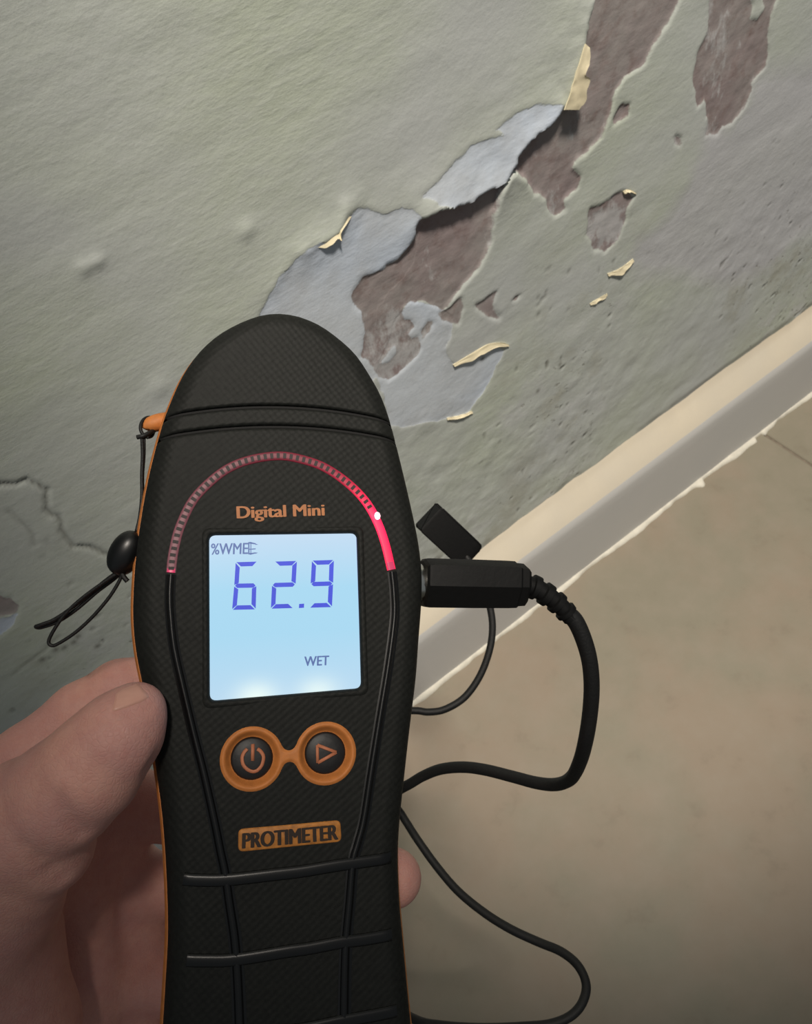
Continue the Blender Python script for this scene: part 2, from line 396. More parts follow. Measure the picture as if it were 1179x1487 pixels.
# curled flakes of paint standing off the wall: (attached edge, free edge) in pixels, lift in mm
def flake(base, free, l0, l1, thick=0.0009, width=0.6):
    n, m = 26, 7
    B = cr(base, 12); Fr = cr(free, 12)
    B = B[np.linspace(0, len(B) - 1, n).astype(int)]; Fr = Fr[np.linspace(0, len(Fr) - 1, n).astype(int)]
    front, back = [], []
    for i in range(n):
        q1 = B[i] + (Fr[i] - B[i]) * width * (1 + 0.35 * float(vnoise(np.array(i * 0.28), np.array(base[0][0] * 1.0), 19)))
        p0 = on_plane_y(*B[i], WY); p1 = on_plane_y(*q1, WY)
        w = math.sin(math.pi * min(1, max(0, (i + 0.6) / n))) ** 0.5
        for k in range(m):
            t = k / (m - 1)
            p = p0 * (1 - t) + p1 * t
            jit = 0.0003 * float(vnoise(np.array(i * 0.35), np.array(k * 0.8), 7))
            out = 0.001 * (l0 + (l1 - l0) * w * (t ** 1.5)) + jit
            front.append(p + np.array([0, -out, 0])); back.append(p + np.array([0, -out + thick, -0.0003]))
    f = []; N = n * m
    for i in range(n - 1):
        for k in range(m - 1):
            a = i * m + k; q = [a, a + m, a + m + 1, a + 1]; f.append(q); f.append([x + N for x in q[::-1]])
        for k in (0, m - 1):
            a = i * m + k; q = [a, a + N, a + m + N, a + m]; f.append(q if k else q[::-1])
    for i in (0, n - 1):
        for k in range(m - 1):
            a = i * m + k; q = [a, a + 1, a + 1 + N, a + N]; f.append(q if i == 0 else q[::-1])
    return build('curled_paint_flake', np.array(front + back), f, M_flake, wall, angle=50)
flake([(836,58),(823,100),(815,128),(806,153)], [(840,62),(838,90),(834,122),(830,153)], 8.2, 10.0, width=1.0)
flake([(452,352),(468,338),(482,323),(494,308),(503,305)], [(455,355),(472,352),(487,341),(490,330),(507,312)], 2.2, 5.0, width=1.0)
flake([(656,528),(679,514),(706,499),(726,496),(737,499)], [(659,532),(680,525),(692,518),(714,504),(737,505)], 1.8, 3.2)
flake([(880,396),(894,391),(908,382),(917,375)], [(882,401),(899,400),(910,391),(920,381)], 1.6, 3.0)
flake([(855,440),(866,433),(880,425)], [(857,444),(869,438),(881,430)], 1.2, 2.2)
flake([(903,277),(910,274),(921,278)], [(905,281),(912,279),(922,283)], 1.4, 3.0)
flake([(648,606),(668,602),(684,596)], [(648,609),(668,606),(686,600)], 1.2, 2.6)

# ---------------------------------------------------------------- floor tiles, skirting, caulk
fl_v, fl_f = [(-2.6,-3.2,-0.002),(2.6,-3.2,-0.002),(2.6,0.05,-0.002),(-2.6,0.05,-0.002)], [[0,1,2,3]]
floor = build('floor', fl_v, fl_f, M_grout, smooth=False); floor['kind'] = 'structure'; floor['label'] = 'beige brown tiled floor below the damp wall'
JX = [-2.6, -1.519, -0.619, 0.281, 1.181, 2.6]; JY = [0.04, -0.45, -1.35, -2.25, -3.2]
for i in range(5):
    for k in range(4):
        x0, x1, y1, y0 = JX[i] + 0.0016, JX[i + 1] - 0.0016, JY[k] - 0.0016, JY[k + 1] + 0.0016
        c = 0.0012; v = []
        for (z, o) in ((-0.008, 0), (-c, 0), (0, c)):
            v += [(x0 + o, y0 + o, z), (x1 - o, y0 + o, z), (x1 - o, y1 - o, z), (x0 + o, y1 - o, z)]
        f = [[8, 9, 10, 11]] + [[a + j, a + (j + 1) % 4, a + 4 + (j + 1) % 4, a + 4 + j] for a in (0, 4) for j in range(4)]
        build('tile', v, f, M_tile, floor, smooth=False)

sx = np.concatenate([np.linspace(-2.6, -0.7, 20)[:-1], np.arange(-0.7, 0.6, 0.004), np.linspace(0.6, 2.6, 20)])
prof = [(0.0,-0.002),(0.0,0.03),(0.0002,0.06),(0.0003,0.085),(0.0005,0.097),(0.0013,0.1025),(0.0034,0.1070),(0.0070,0.1105),(0.0115,0.1140),(0.0165,0.1175),(0.0215,0.1208),(0.0260,0.1240),(0.0300,0.1275),(0.036,0.1295)]
v, st = [], []
for x in sx:
    wob = 0.0010 * float(fbm(np.array(x * 14), np.array(0.3), 3, 2)); top = 0.0016 * float(fbm(np.array(x * 40), np.array(5.3), 4, 6))
    for k, (y, z) in enumerate(prof):
        w = k / (len(prof) - 1)
        v.append((x, y + wob * (0.3 + w) * 0.6, z + (top if k >= 10 else 0) + wob * (k > 4) * 0.8))
        s = 0.6 * max(0, w - 0.78) / 0.22 * (0.35 + 0.65 * min(1, max(0, (x - 0.12) / 0.2)))
        st.append(min(1, max(0, s)))
m = len(prof)
f = [[i * m + k, (i + 1) * m + k, (i + 1) * m + k + 1, i * m + k + 1] for i in range(len(sx) - 1) for k in range(m - 1)]
v = np.array(v); st = np.array(st)
kf = [q for q in f if (q[0] % m) < 6]; km = [q for q in f if (q[0] % m) >= 6]
def part_of(q):
    q = np.array(q); used, inv = np.unique(q, return_inverse=True); return v[used], inv.reshape(-1, 4), {'stain': st[used]}
pv_, pf_, pa_ = part_of(kf)
skirt = build('baseboard_back', pv_, pf_, M_skirt, attrs=pa_); skirt['kind'] = 'structure'; skirt['label'] = 'painted skirting with rounded pale top along the foot of the wall'
pv_, pf_, pa_ = part_of(km)
build('top_moulding', pv_, pf_, M_mould, skirt, attrs=pa_)
# ragged bead of caulk between skirting and tiles
v = []; cx_ = np.arange(-1.2, 1.2, 0.0025); seg = 7
def n1(x, s, sd): return float(fbm(np.array(x * s), np.array(0.7), 3, sd))
for x in cx_:
    wd = 0.0040 + 0.0046 * n1(x, 26, 3) + 0.0012 * n1(x, 90, 8)
    wd += 0.007 * math.exp(-((x - 0.172) / 0.006) ** 2) if x < 0.176 else 0.0     # a smear on the tile
    wd *= 0.25 + 0.75 * (abs(x - 0.272) > 0.006)
    wd = max(0.0008, wd); hh = max(0.0008, 0.0045 + 0.0020 * n1(x, 35, 12))
    for k in range(seg):
        t = 0.5 * math.pi * k / (seg - 1)
        v.append((x, 0.001 - (wd + 0.001) * math.cos(t), -0.0005 + hh * math.sin(t)))
f = [[i * seg + k, (i + 1) * seg + k, (i + 1) * seg + k + 1, i * seg + k + 1] for i in range(len(cx_) - 1) for k in range(seg - 1)]
build('caulk_bead', v, f, M_caulk, skirt)

# ---------------------------------------------------------------- moisture meter, in its own frame (x right, y up, z out of its face), metres
dX = unit([0.974, 0.0, 0.226]); dU = np.array([-0.040, -0.985, 0.165]); dU = unit(dU - dX * (dU @ dX)); dN = np.cross(dX, dU)
D0 = 0.185 * np.array([(413 - PX) / F, (890 - PY) / F, 1.0])
MD = np.eye(4); RD = R3 @ np.stack([dX, dU, dN], 1); MD[:3, :3] = RD; MD[:3, 3] = cam2w(D0)
def dev(px, py, z=0.0):
    r = np.array([(px - PX) / F, (py - PY) / F, 1.0]); o = D0 + dN * z
    p = r * ((o @ dN) / (r @ dN)) - D0
    return np.array([p @ dX, p @ dU])
def dev_d(px, py, depth):
    """meter-frame point of a pixel at a camera depth"""
    p = np.array([(px - PX) / F, (py - PY) / F, 1.0]) * depth - D0
    return np.array([p @ dX, p @ dU, p @ dN])
def d2c(p): return D0 + p[0] * dX + p[1] * dU + p[2] * dN
ZE = -0.005
Lpx = [(392,457),(355,466),(320,484),(290,510),(265,545),(247,585),(238,608),(231,632),(222,665),(213,705),(205,750),(198,800),(194,850),(193,900),(198,950),(208,1000),(218,1060),(227,1120),(235,1180),(240,1240),(243,1300),(244,1360),(241,1420),(237,1487),(233,1560),(229,1720)]
Rpx = [(392,457),(420,457),(447,464),(485,487),(515,513),(536,544),(553,574),(566,610),(574,640),(583,676),(595,727),(606,778),(611,812),(613,840),(612,881),(608,932),(604,987),(595,1060),(587,1132),(581,1188),(578,1238),(580,1303),(585,1360),(592,1436),(597,1487),(604,1560),(614,1720)]
Ld = np.array([dev(*p, ZE) for p in Lpx]); Rd = np.array([dev(*p, ZE) for p in Rpx])
ytop = Ld[0, 1]; ybot = max(Ld[-1, 1], Rd[-1, 1])
ys_ = np.linspace(ybot, ytop, 500)
def smooth1(a, k=5):
    p = np.pad(a, k, mode='edge'); return np.convolve(p, np.ones(2 * k + 1) / (2 * k + 1), 'valid')
# parametrise by sqrt distance from apex so that the dome stays round
def side(P):
    q = np.sqrt(np.maximum(0, ytop - P[:, 1])); o = np.argsort(q)
    qq = np.sqrt(np.maximum(0, ytop - ys_)); c = cr(np.stack([q[o], P[o, 0]], 1), 10)
    return np.interp(qq, c[:, 0], c[:, 1])
xl, xr = smooth1(side(Ld), 4), smooth1(side(Rd), 4)
xl[-1] = xr[-1] = 0.5 * (xl[-1] + xr[-1])
corner = 0.012
for k, y in enumerate(ys_):                                     # rounded bottom end
    t = (y - ybot) / corner
    if t < 1: a = corner * (1 - math.sqrt(max(0, 1 - (1 - t) ** 2))); xl[k] += a; xr[k] -= a
def XL(y): return np.interp(y, ys_, xl)
def XR(y): return np.interp(y, ys_, xr)
outline = np.vstack([np.stack([xr, ys_], 1), np.stack([xl, ys_], 1)[::-1]])
# resample evenly
seg_ = np.r_[0, np.cumsum(np.linalg.norm(np.diff(np.vstack([outline, outline[:1]]), axis=0), axis=1))]
tt = np.linspace(0, seg_[-1], 361)[:-1]; oc = np.vstack([outline, outline[:1]])
OUT = np.stack([np.interp(tt, seg_, oc[:, 0]), np.interp(tt, seg_, oc[:, 1])], 1)
for _ in range(2): OUT = 0.5 * OUT + 0.25 * (np.roll(OUT, 1, 0) + np.roll(OUT, -1, 0))
tg = np.roll(OUT, -1, 0) - np.roll(OUT, 1, 0); tg /= np.linalg.norm(tg, axis=1)[:, None]
ON = np.stack([tg[:, 1], -tg[:, 0]], 1)                         # outward normal (outline runs counter-clockwise)
RF = 0.005
def zface(x, y):
    x, y = np.asarray(x, float), np.asarray(y, float)
    d = np.clip(sdf_poly(x, y, OUT[::2]), 0, RF)
    c = 0.5 * (XL(y) + XR(y)); hw = np.maximum(0.004, 0.5 * (XR(y) - XL(y)))
    s = np.clip((x - c) / hw, -1, 1)
    return -0.0010 * s ** 2 + (np.sqrt(np.maximum(0, RF ** 2 - (RF - d) ** 2)) - RF)

meter = empty('moisture_meter', MD, 'charcoal and orange handheld moisture meter with lit screen reading 62.9', 'moisture meter')

def dpx(pts, z=0.0): return np.array([dev(*p, z) for p in pts])
g1 = dpx([(241,604),(320,595),(387,591),(447,593),(502,600),(566,611)], -0.001)
g2 = dpx([(235,634),(290,626),(362,621),(421,621),(481,624),(532,630),(574,639)], -0.001)
pc1 = np.polyfit(g1[:, 0], g1[:, 1], 2); pc2 = np.polyfit(g2[:, 0], g2[:, 1], 2)
SCR = dpx([(302,775),(520,772),(527,1001),(303,1020)])           # TL TR BR BL
def quad_map(Q, a, c):
    """bilinear: a along the top edge, c from top to bottom"""
    a = np.asarray(a)[..., None]; c = np.asarray(c)[..., None]
    return (Q[0] * (1 - a) + Q[1] * a) * (1 - c) + (Q[3] * (1 - a) + Q[2] * a) * c
def shell_grid(fa, fb, rows, name, mat, lip_a, lip_b, recess=False):
    """patch of the face between two edge curves y=fa(x) (upper) and y=fb(x)"""
    ns = 150; s = np.sin(np.linspace(-1, 1, ns) * math.pi / 2)
    s = 0.5 * s + 0.5 * np.linspace(-1, 1, ns)
    VV = []
    ts = np.linspace(0, 1, rows)
    ext = np.r_[0, ts, 1]; 
    for j, t in enumerate(ts):
        y = np.full(ns, 0.5 * (fa(0.0) + fb(0.0)))
        for _ in range(12):
            x = 0.5 * (XL(y) + XR(y)) + s * 0.5 * (XR(y) - XL(y))
            y = np.minimum(fa(x) * (1 - t) + fb(x) * t, ytop)
        z = zface(x, y)
        dy_a, dy_b = (fa(x) - y), (y - fb(x))
        if lip_a: z = z - 0.0007 * np.clip(1 - dy_a / 0.0006, 0, 1) ** 2
        if lip_b: z = z - 0.0007 * np.clip(1 - dy_b / 0.0006, 0, 1) ** 2
        if recess:
            d = sdf_poly(x, y, SCR); z = np.where(d > -0.0001, -0.0030, z)
        VV.append(np.stack([x, y, z], 1))
    # skirts going down into the groove
    if lip_a: VV.insert(0, VV[0] - np.array([0, 0, 0.0025]))
    if lip_b: VV.append(VV[-1] - np.array([0, 0, 0.0025]))
    n = len(VV); P = np.vstack(VV)
    f = [[j * ns + i, (j + 1) * ns + i, (j + 1) * ns + i + 1, j * ns + i + 1] for j in range(n - 1) for i in range(ns - 1)]
    return build(name, P, f, mat, meter, angle=60)
G = 0.00035
e1a = lambda x: np.polyval(pc1, x) + G; e1b = lambda x: np.polyval(pc1, x) - G
e2a = lambda x: np.polyval(pc2, x) + G; e2b = lambda x: np.polyval(pc2, x) - G
kc = pc1[0]; xm = 0.5 * (XL(ytop) + XR(ytop))
etop = lambda x: ytop + 0 * np.asarray(x)
ebot = lambda x: ybot + 0 * np.asarray(x)
shell_grid(etop, e1a, 120, 'cap', M_cap, False, True)
shell_grid(e1b, e2a, 14, 'cap_band', M_cap, True, True)
shell_grid(e2b, ebot, 330, 'front_shell', M_shell, True, False, True)
# side wall of the front shell and the orange rear shell
def ringwall(levels, name, mat, capend=None):
    n = len(OUT); VV = []
    for z, o in levels: VV.append(np.column_stack([OUT + ON * o, np.full(n, z)]))
    P = np.vstack(VV); f = [[j * n + i, (j + 1) * n + i, (j + 1) * n + (i + 1) % n, j * n + (i + 1) % n] for j in range(len(levels) - 1) for i in range(n)]
    if capend: f.append([(len(levels) - 1) * n + i for i in range(n)][::-1])
    return build(name, P, [q[::-1] for q in f], mat, meter, angle=50)
ringwall([(-0.0048, -0.0002), (-0.0056, 0.0), (-0.0066, 0.0001), (-0.0082, -0.0002)], 'side_wall', M_shell)
ringwall([(-0.0060, -0.0030), (-0.0082, -0.0012), (-0.0084, 0.0004), (-0.0092, 0.0009), (-0.0104, 0.0009), (-0.012, 0.0004), (-0.015, -0.0004), (-0.020, -0.0018), (-0.025, -0.0042), (-0.0285, -0.0075), (-0.0305, -0.0105)], 'rear_shell', M_orange, True)
gr = [np.column_stack([np.linspace(XL(np.polyval(p, 0)) + 0.0004, XR(np.polyval(p, 0)) - 0.0004, 60)]) for p in (pc1, pc2)]
gv = []
for p, xx in zip((pc1, pc2), gr):
    x = xx[:, 0]; y = np.polyval(p, x); z = zface(x, y) - 0.0016
    gv.append(tube(np.column_stack([x, y, z]), 0.0007, 8))
build('seam_groove', *merge(*gv), M_gap, meter)

# screen: bezel, lit panel, digits
def rrect(Q, r, n=6):
    """rounded outline of quad Q (TL TR BR BL)"""
    out = []
    for i in range(4):
        p, a, c = Q[i], Q[i - 1], Q[(i + 1) % 4]
        ua, uc = unit(a - p), unit(c - p)
        for k in range(n + 1):
            t = k / n; p0, p1, p2 = p + ua * r, p, p + uc * r
            out.append((1 - t) ** 2 * p0 + 2 * t * (1 - t) * p1 + t * t * p2)
    return np.array(out)
def loft(rings, cap0=False, cap1=True):
    n = len(rings[0]); P = np.vstack(rings)
    f = [[j * n + i, (j + 1) * n + i, (j + 1) * n + (i + 1) % n, j * n + (i + 1) % n] for j in range(len(rings) - 1) for i in range(n)]
    if cap1: f.append([(len(rings) - 1) * n + i for i in range(n)][::-1])
    if cap0: f.append(list(range(n)))
    return P, f
def grow(Q, o):
    c = Q.mean(0); return Q + np.array([unit(unit(Q[i] - Q[i - 1]) * 1 + unit(Q[i] - Q[(i + 1) % 4])) * o * 1.414 for i in range(4)])
def ring3(Q, r, z): p = rrect(Q, r); return np.column_stack([p, zface(p[:, 0], p[:, 1]) + z])
def ringz(Q, r, z): p = rrect(Q, r); return np.column_stack([p, np.full(len(p), z)])
bz = [ring3(grow(SCR, 0.0016), 0.002, -0.0004), ring3(grow(SCR, 0.0012), 0.002, 0.0002), ring3(grow(SCR, 0.0004), 0.0017, 0.0003), ring3(SCR, 0.0015, 0.0), ringz(grow(SCR, -0.0003), 0.0015, -0.0012), ringz(grow(SCR, -0.0003), 0.0015, -0.0026)]
build('screen_bezel', *loft(bz, cap1=False), M_shell, meter, angle=60)
def lcd_material():
    t = NT('backlit_display'); t.set((0.05, 0.06, 0.07, 1), 0.15)
    ax, ay = t.attr('across'), t.attr('down')
    base = t.mix(t.ramp(ay, [(0.0, 0.0), (0.35, 1.0), (0.62, 1.0), (1.0, 0.35)]), lin((190, 214, 236)), lin((163, 211, 236)))
    def spot(c, w):
        a = t.math('DIVIDE', t.math('SUBTRACT', ax, c), w); d = t.math('DIVIDE', t.math('SUBTRACT', 1.0, ay), 0.09)
        r = t.math('ADD', t.math('MULTIPLY', a, a), t.math('MULTIPLY', d, d)); return t.math('POWER', 2.718, t.math('MULTIPLY', r, -1.0))
    s = t.math('ADD', spot(0.30, 0.13), t.math('MULTIPLY', spot(0.70, 0.13), 0.8))
    col = t.mix(t.math('MINIMUM', s, 1.0), base, lin((232, 248, 244)))
    t.l(col, t.b.inputs['Emission Color']); t.b.inputs['Emission Strength'].default_value = 1.0
    return t.m
na = 24; av, cv = np.meshgrid(np.linspace(0, 1, na), np.linspace(0, 1, na))
p = quad_map(grow(SCR, 0.0), av.ravel(), cv.ravel())
f = [[j * na + i, (j + 1) * na + i, (j + 1) * na + i + 1, j * na + i + 1] for j in range(na - 1) for i in range(na - 1)]
ZS = -0.0011
screen = build('screen', np.column_stack([p, np.full(len(p), ZS)]), f, lcd_material(), meter, attrs={'across': av.ravel(), 'down': cv.ravel()})
M_seg = plain('display_segment', lin((40, 58, 170)), 0.5); M_seg.node_tree.nodes['Principled BSDF'].inputs['Emission Color'].default_value = lin((34, 52, 186)); M_seg.node_tree.nodes['Principled BSDF'].inputs['Emission Strength'].default_value = 0.75
M_txt = plain('display_lettering', lin((66, 88, 140)), 0.5); M_txt.node_tree.nodes['Principled BSDF'].inputs['Emission Color'].default_value = lin((64, 86, 136)); M_txt.node_tree.nodes['Principled BSDF'].inputs['Emission Strength'].default_value = 0.8
def slab(polys, z0, z1):
    parts = []
    for q in polys:
        n = len(q); P = np.vstack([np.column_stack([q, np.full(n, z0)]), np.column_stack([q, np.full(n, z1)])])
        ar = 0.5 * np.sum(q[:, 0] * np.roll(q[:, 1], -1) - np.roll(q[:, 0], -1) * q[:, 1])
        s = [[i, (i + 1) % n, n + (i + 1) % n, n + i] for i in range(n)] + [list(range(n, 2 * n))]
        parts.append((P, s if ar > 0 else [k[::-1] for k in s]))
    return merge(*parts)
def digit(TL, TR, ML, MR, BL, BR, on, th=6.3, gap=1.1):
    P = {k: np.array([280 + v[0] / 4.21, 740 + v[1] / 4.21]) for k, v in dict(TL=TL, TR=TR, ML=ML, MR=MR, BL=BL, BR=BR).items()}
    ctr_t = (P['TL'] + P['TR'] + P['ML'] + P['MR']) / 4; ctr_b = (P['BL'] + P['BR'] + P['ML'] + P['MR']) / 4
    E = {'a': ('TL', 'TR', ctr_t), 'b': ('TR', 'MR', ctr_t), 'c': ('MR', 'BR', ctr_b), 'd': ('BL', 'BR', ctr_b), 'e': ('ML', 'BL', ctr_b), 'f': ('TL', 'ML', ctr_t), 'g': ('ML', 'MR', None)}
    out = []
    for s in on:
        a, c, ctr = E[s]; p, q = P[a], P[c]; d = unit(q - p); nrm = np.array([-d[1], d[0]])
        if ctr is None:
            p2, q2 = p + d * gap, q - d * gap; h = th / 2
            pts = [p2, p2 + d * h + nrm * h, q2 - d * h + nrm * h, q2, q2 - d * h - nrm * h, p2 + d * h - nrm * h]
        else:
            if (ctr - p) @ nrm < 0: nrm = -nrm
            p2, q2 = p + d * gap, q - d * gap
            mids = [s in 'bf' and 1, s in 'ce' and 1]
            a0 = th if not (s in 'ce') else th * 0.55; a1 = th if not (s in 'bf') else th * 0.55
            pts = [p2, q2, q2 - d * a1 + nrm * th, p2 + d * a0 + nrm * th]
        out.append(np.array([dev(*k, ZS) for k in pts]))
    return out
for on, pts in (('acdefg', [(262,322),(394,318),(253,466),(388,464),(240,613),(384,610)]),
                ('abdeg', [(500,318),(636,314),(484,462),(628,458),(477,606),(614,602)]),
                ('abcdfg', [(728,312),(862,308),(720,456),(857,452),(713,600),(850,596)])):
    build('digit', *slab(digit(*pts, on), ZS + 0.00002, ZS + 0.0001), M_seg, screen, smooth=False)
dp = np.array([[650,577],[680,575],[679,600],[648,602]]) / 4.21 + np.array([280, 740])
build('decimal_point', *slab([dpx(dp, ZS)], ZS + 0.00002, ZS + 0.0001), M_seg, screen, smooth=False)

def text2d(s, bold=0.0):
    """outline mesh of a string in the default font, normalised to its box"""
    cu = bpy.data.curves.new('text_source', 'FONT'); cu.body = s; cu.offset = bold; cu.resolution_u = 5; cu.fill_mode = 'BOTH'
    o = bpy.data.objects.new('text_source', cu); scene.collection.objects.link(o)
    dg = bpy.context.evaluated_depsgraph_get(); me = bpy.data.meshes.new_from_object(o.evaluated_get(dg))
    v = np.array([q.co[:2] for q in me.vertices]); f = [list(q.vertices) for q in me.polygons]
    bpy.data.objects.remove(o); bpy.data.curves.remove(cu); bpy.data.meshes.remove(me)
    lo, hi = v.min(0), v.max(0); v = (v - lo) / (hi - lo); v[:, 1] = 1 - v[:, 1]
    return v, f
def text_on(name, s, Q, mat, parent, z=None, dz=0.00015, bold=0.0):
    v, f = text2d(s, 0.0); n0 = len(v); w = bold / max(1, len(s))
    offs = [(0, 0)] if bold == 0 else [(-w, 0), (w, 0), (0, -w), (0, w), (0, 0)]
    f = [[i + k * n0 for i in q] for k in range(len(offs)) for q in f]
    v = np.vstack([v + np.array(o) for o in offs]); p = quad_map(Q, v[:, 0], v[:, 1])
    zz = np.full(len(p), z) if z is not None else zface(p[:, 0], p[:, 1]) + dz
    zz = zz + np.repeat(np.arange(len(offs)), n0) * 2e-6
    return build(name, np.column_stack([p, zz]), f, mat, parent, smooth=False)
def c9(pts): return np.array(pts) / 4.21 + np.array([280, 740])
text_on('unit_lettering', '%WME', dpx(c9([(113,208),(338,203),(335,272),(112,276)]), ZS), M_txt, screen, z=ZS + 0.00008, bold=0.03)
text_on('status_lettering', 'WET', dpx(c9([(683,899),(832,893),(830,951),(682,957)]), ZS), M_txt, screen, z=ZS + 0.00008, bold=0.04)
ic = [c9(q) for q in ([(338,200),(352,198),(384,206),(384,213),(346,208)], [(346,240),(384,237),(384,243),(346,246)], [(338,272),(352,276),(384,268),(384,262),(346,266)], [(338,200),(346,204),(346,270),(338,274)], [(352,200),(357,200),(357,276),(352,276)],
                         [(376,206),(398,214),(384,216)], [(376,262),(398,264),(384,270)])]
build('plug_symbol', *slab([dpx(q, ZS) for q in ic], ZS + 0.00002, ZS + 0.0001), M_txt, screen, smooth=False)
strip = c9([(998,160),(1003,160),(1034,1100),(1029,1101)])
build('display_edge_line', *slab([dpx(strip, ZS)], ZS + 0.00002, ZS + 0.0001), emis('edge_line', lin((120, 128, 190)), 0.7), screen, smooth=False)

text_on('model_lettering', 'Digital Mini', dpx([(344,735.5),(470,732),(471,754),(345,758.5)]), M_print, meter, bold=0.10)

# arc of light guide with the red diode
arc_px = [(248,831),(250,812),(254,790),(261,765),(277,731),(298,706),(328,682),(362,668),(404,662),(438,667),(472,679),(506,702),(532,729),(549,759),(560,790),(569,827)]
arc = cr(dpx(arc_px), 10)
def ribbon(path, wid, hgt, name, mat, parent, attrs=None, lift=0.0, prof=None):
    """low rounded strip lying on the face along a path"""
    n = len(path); T = np.gradient(path, axis=0); T /= np.linalg.norm(T, axis=1)[:, None]; N = np.column_stack([-T[:, 1], T[:, 0]])
    pr = prof or [(-1.0, -1.4), (-1.0, 0.2), (-0.82, 0.75), (-0.4, 1.0), (0.4, 1.0), (0.82, 0.75), (1.0, 0.2), (1.0, -1.4)]
    m = len(pr); wid = np.broadcast_to(wid, (n,)); P = []
    for i in range(n):
        z0 = None
        for a, h in pr:
            q = path[i] + N[i] * a * wid[i] / 2; P.append((q[0], q[1], h))
    P = np.array(P); P[:, 2] = zface(P[:, 0], P[:, 1]) + P[:, 2] * hgt + lift
    f = [[i * m + k, i * m + k + 1, (i + 1) * m + k + 1, (i + 1) * m + k] for i in range(n - 1) for k in range(m - 1)]
    f += [list(range(m)), [(n - 1) * m + k for k in range(m)][::-1]]
    f = [q[::-1] for q in f]
    return build(name, P, f, mat, parent, angle=50, attrs={k: np.repeat(v, m) for k, v in (attrs or {}).items()})
led = dev(548, 749); L = np.r_[0, np.cumsum(np.linalg.norm(np.diff(arc, axis=0), axis=1))]
il = np.argmin(np.linalg.norm(arc - led, axis=1)); dl = np.abs(L - L[il])
glow = np.where(L > L[il], np.exp(-dl / 0.030), np.exp(-dl / 0.0075) + 0.035 * np.exp(-dl / 0.03))
def guide_material():
    t = NT('red_light_guide'); g_ = t.attr('glow')
    t.set(t.mix(t.ramp(t.attr('along'), [(0.0, 0.0), (0.45, 1.0)]), lin((136, 92, 102)), lin((100, 34, 48))), 0.5)
    col = t.mix(t.ramp(g_, [(0.0, 0.0), (0.5, 1.0)]), lin((190, 20, 60)), lin((255, 24, 74)))
    t.l(col, t.b.inputs['Emission Color'])
    t.l(t.math('ADD', t.math('MULTIPLY', g_, 1.9), 0.02), t.b.inputs['Emission Strength']); return t.m
bar = ribbon(arc, 0.0021, 0.0003, 'light_bar', guide_material(), meter, {'glow': glow, 'along': L / L[-1]})
tick = []
npl = 44
for k in range(npl):
    s = (k + 0.6) / npl * L[il] * 0.97; c = np.array([np.interp(s, L, arc[:, i]) for i in (0, 1)]); c2 = np.array([np.interp(s + 0.0002, L, arc[:, i]) for i in (0, 1)])
    T = unit(c2 - c); N = np.array([-T[1], T[0]]); w = 0.00036; hw = 0.00062
    q = np.array([c - T * w - N * hw, c + T * w - N * hw, c + T * w + N * hw, c - T * w + N * hw]); z = float(zface(c[0], c[1]))
    tick.append(slab([q], z + 0.0002, z + 0.00038))
M_tick = plain('light_bar_tick', lin((30, 14, 18)), 0.6)
o = build('light_bar_tick', *merge(*tick), M_tick, bar, smooth=False); o['kind'] = 'stuff'
M_pink = emis('pink_edge', lin((235, 60, 110)), 0.8)
for s, e in ((0, 3), (len(arc) - 4, len(arc) - 1)):
    ribbon(arc[s:e + 1], 0.0020, 0.00034, 'light_bar_end', M_pink, bar)
zled = float(zface(*led))
nlat = 8; pv = []
for i in range(nlat + 1):
    for k in range(16):
        a, r = math.pi / 2 * i / nlat, 0.00075; pv.append((led[0] + r * math.cos(a) * math.cos(2 * math.pi * k / 16), led[1] + 1.3 * r * math.cos(a) * math.sin(2 * math.pi * k / 16), zled + 0.0001 + 0.0005 * math.sin(a)))
f = [[i * 16 + k, i * 16 + (k + 1) % 16, (i + 1) * 16 + (k + 1) % 16, (i + 1) * 16 + k] for i in range(nlat) for k in range(16)]
build('red_diode', pv, f, emis('diode', (1.0, 0.55, 0.65, 1), 6.0), bar)

# black rails and grip bars
railL = [(248,834),(246.5,862),(247.5,892),(253,941),(266,1000),(281,1064),(296,1123),(311,1190),(320,1235),(327,1268),(333,1310),(341,1364),(345,1417),(348,1487),(349,1540),(350,1580)]
railR = [(570,830),(573,860),(573.5,898),(565,965),(553,1038),(540,1119),(529,1190),(520,1225),(513,1252),(508,1310),(503,1364),(501,1417),(500,1487),(499,1540),(498,1580)]
rp = [(-1.0,-1.2),(-1.0,0.2),(-0.7,0.5),(-0.55,0.1),(-0.40,0.5),(-0.2,0.95),(0.1,1.0),(0.35,0.6),(0.5,0.1),(0.65,0.5),(1.0,0.2),(1.0,-1.2)]
for r in (railL, railR):
    q = cr(dpx(r), 9); w = np.interp(np.linspace(0, 1, len(q)), [0, 0.3, 0.6, 1], [0.0023, 0.0024, 0.0027, 0.0031])
    ribbon(q, w, 0.00045, 'glossy_rail', M_black, meter, prof=rp)
for b in ([(266,1278),(290,1279),(330,1278),(398,1270),(440,1265),(490,1257),(530,1252),(570,1247)],
          [(271,1396),(300,1396),(341,1394),(414,1382),(450,1377),(494,1369),(530,1365),(570,1359)],
          [(272,1514),(300,1514),(345,1510),(410,1499),(450,1493),(494,1484),(530,1478),(577,1470)]):
    q = cr(dpx(b), 9); ribbon(q, 0.0026, 0.00050, 'grip_bar', M_black, meter)

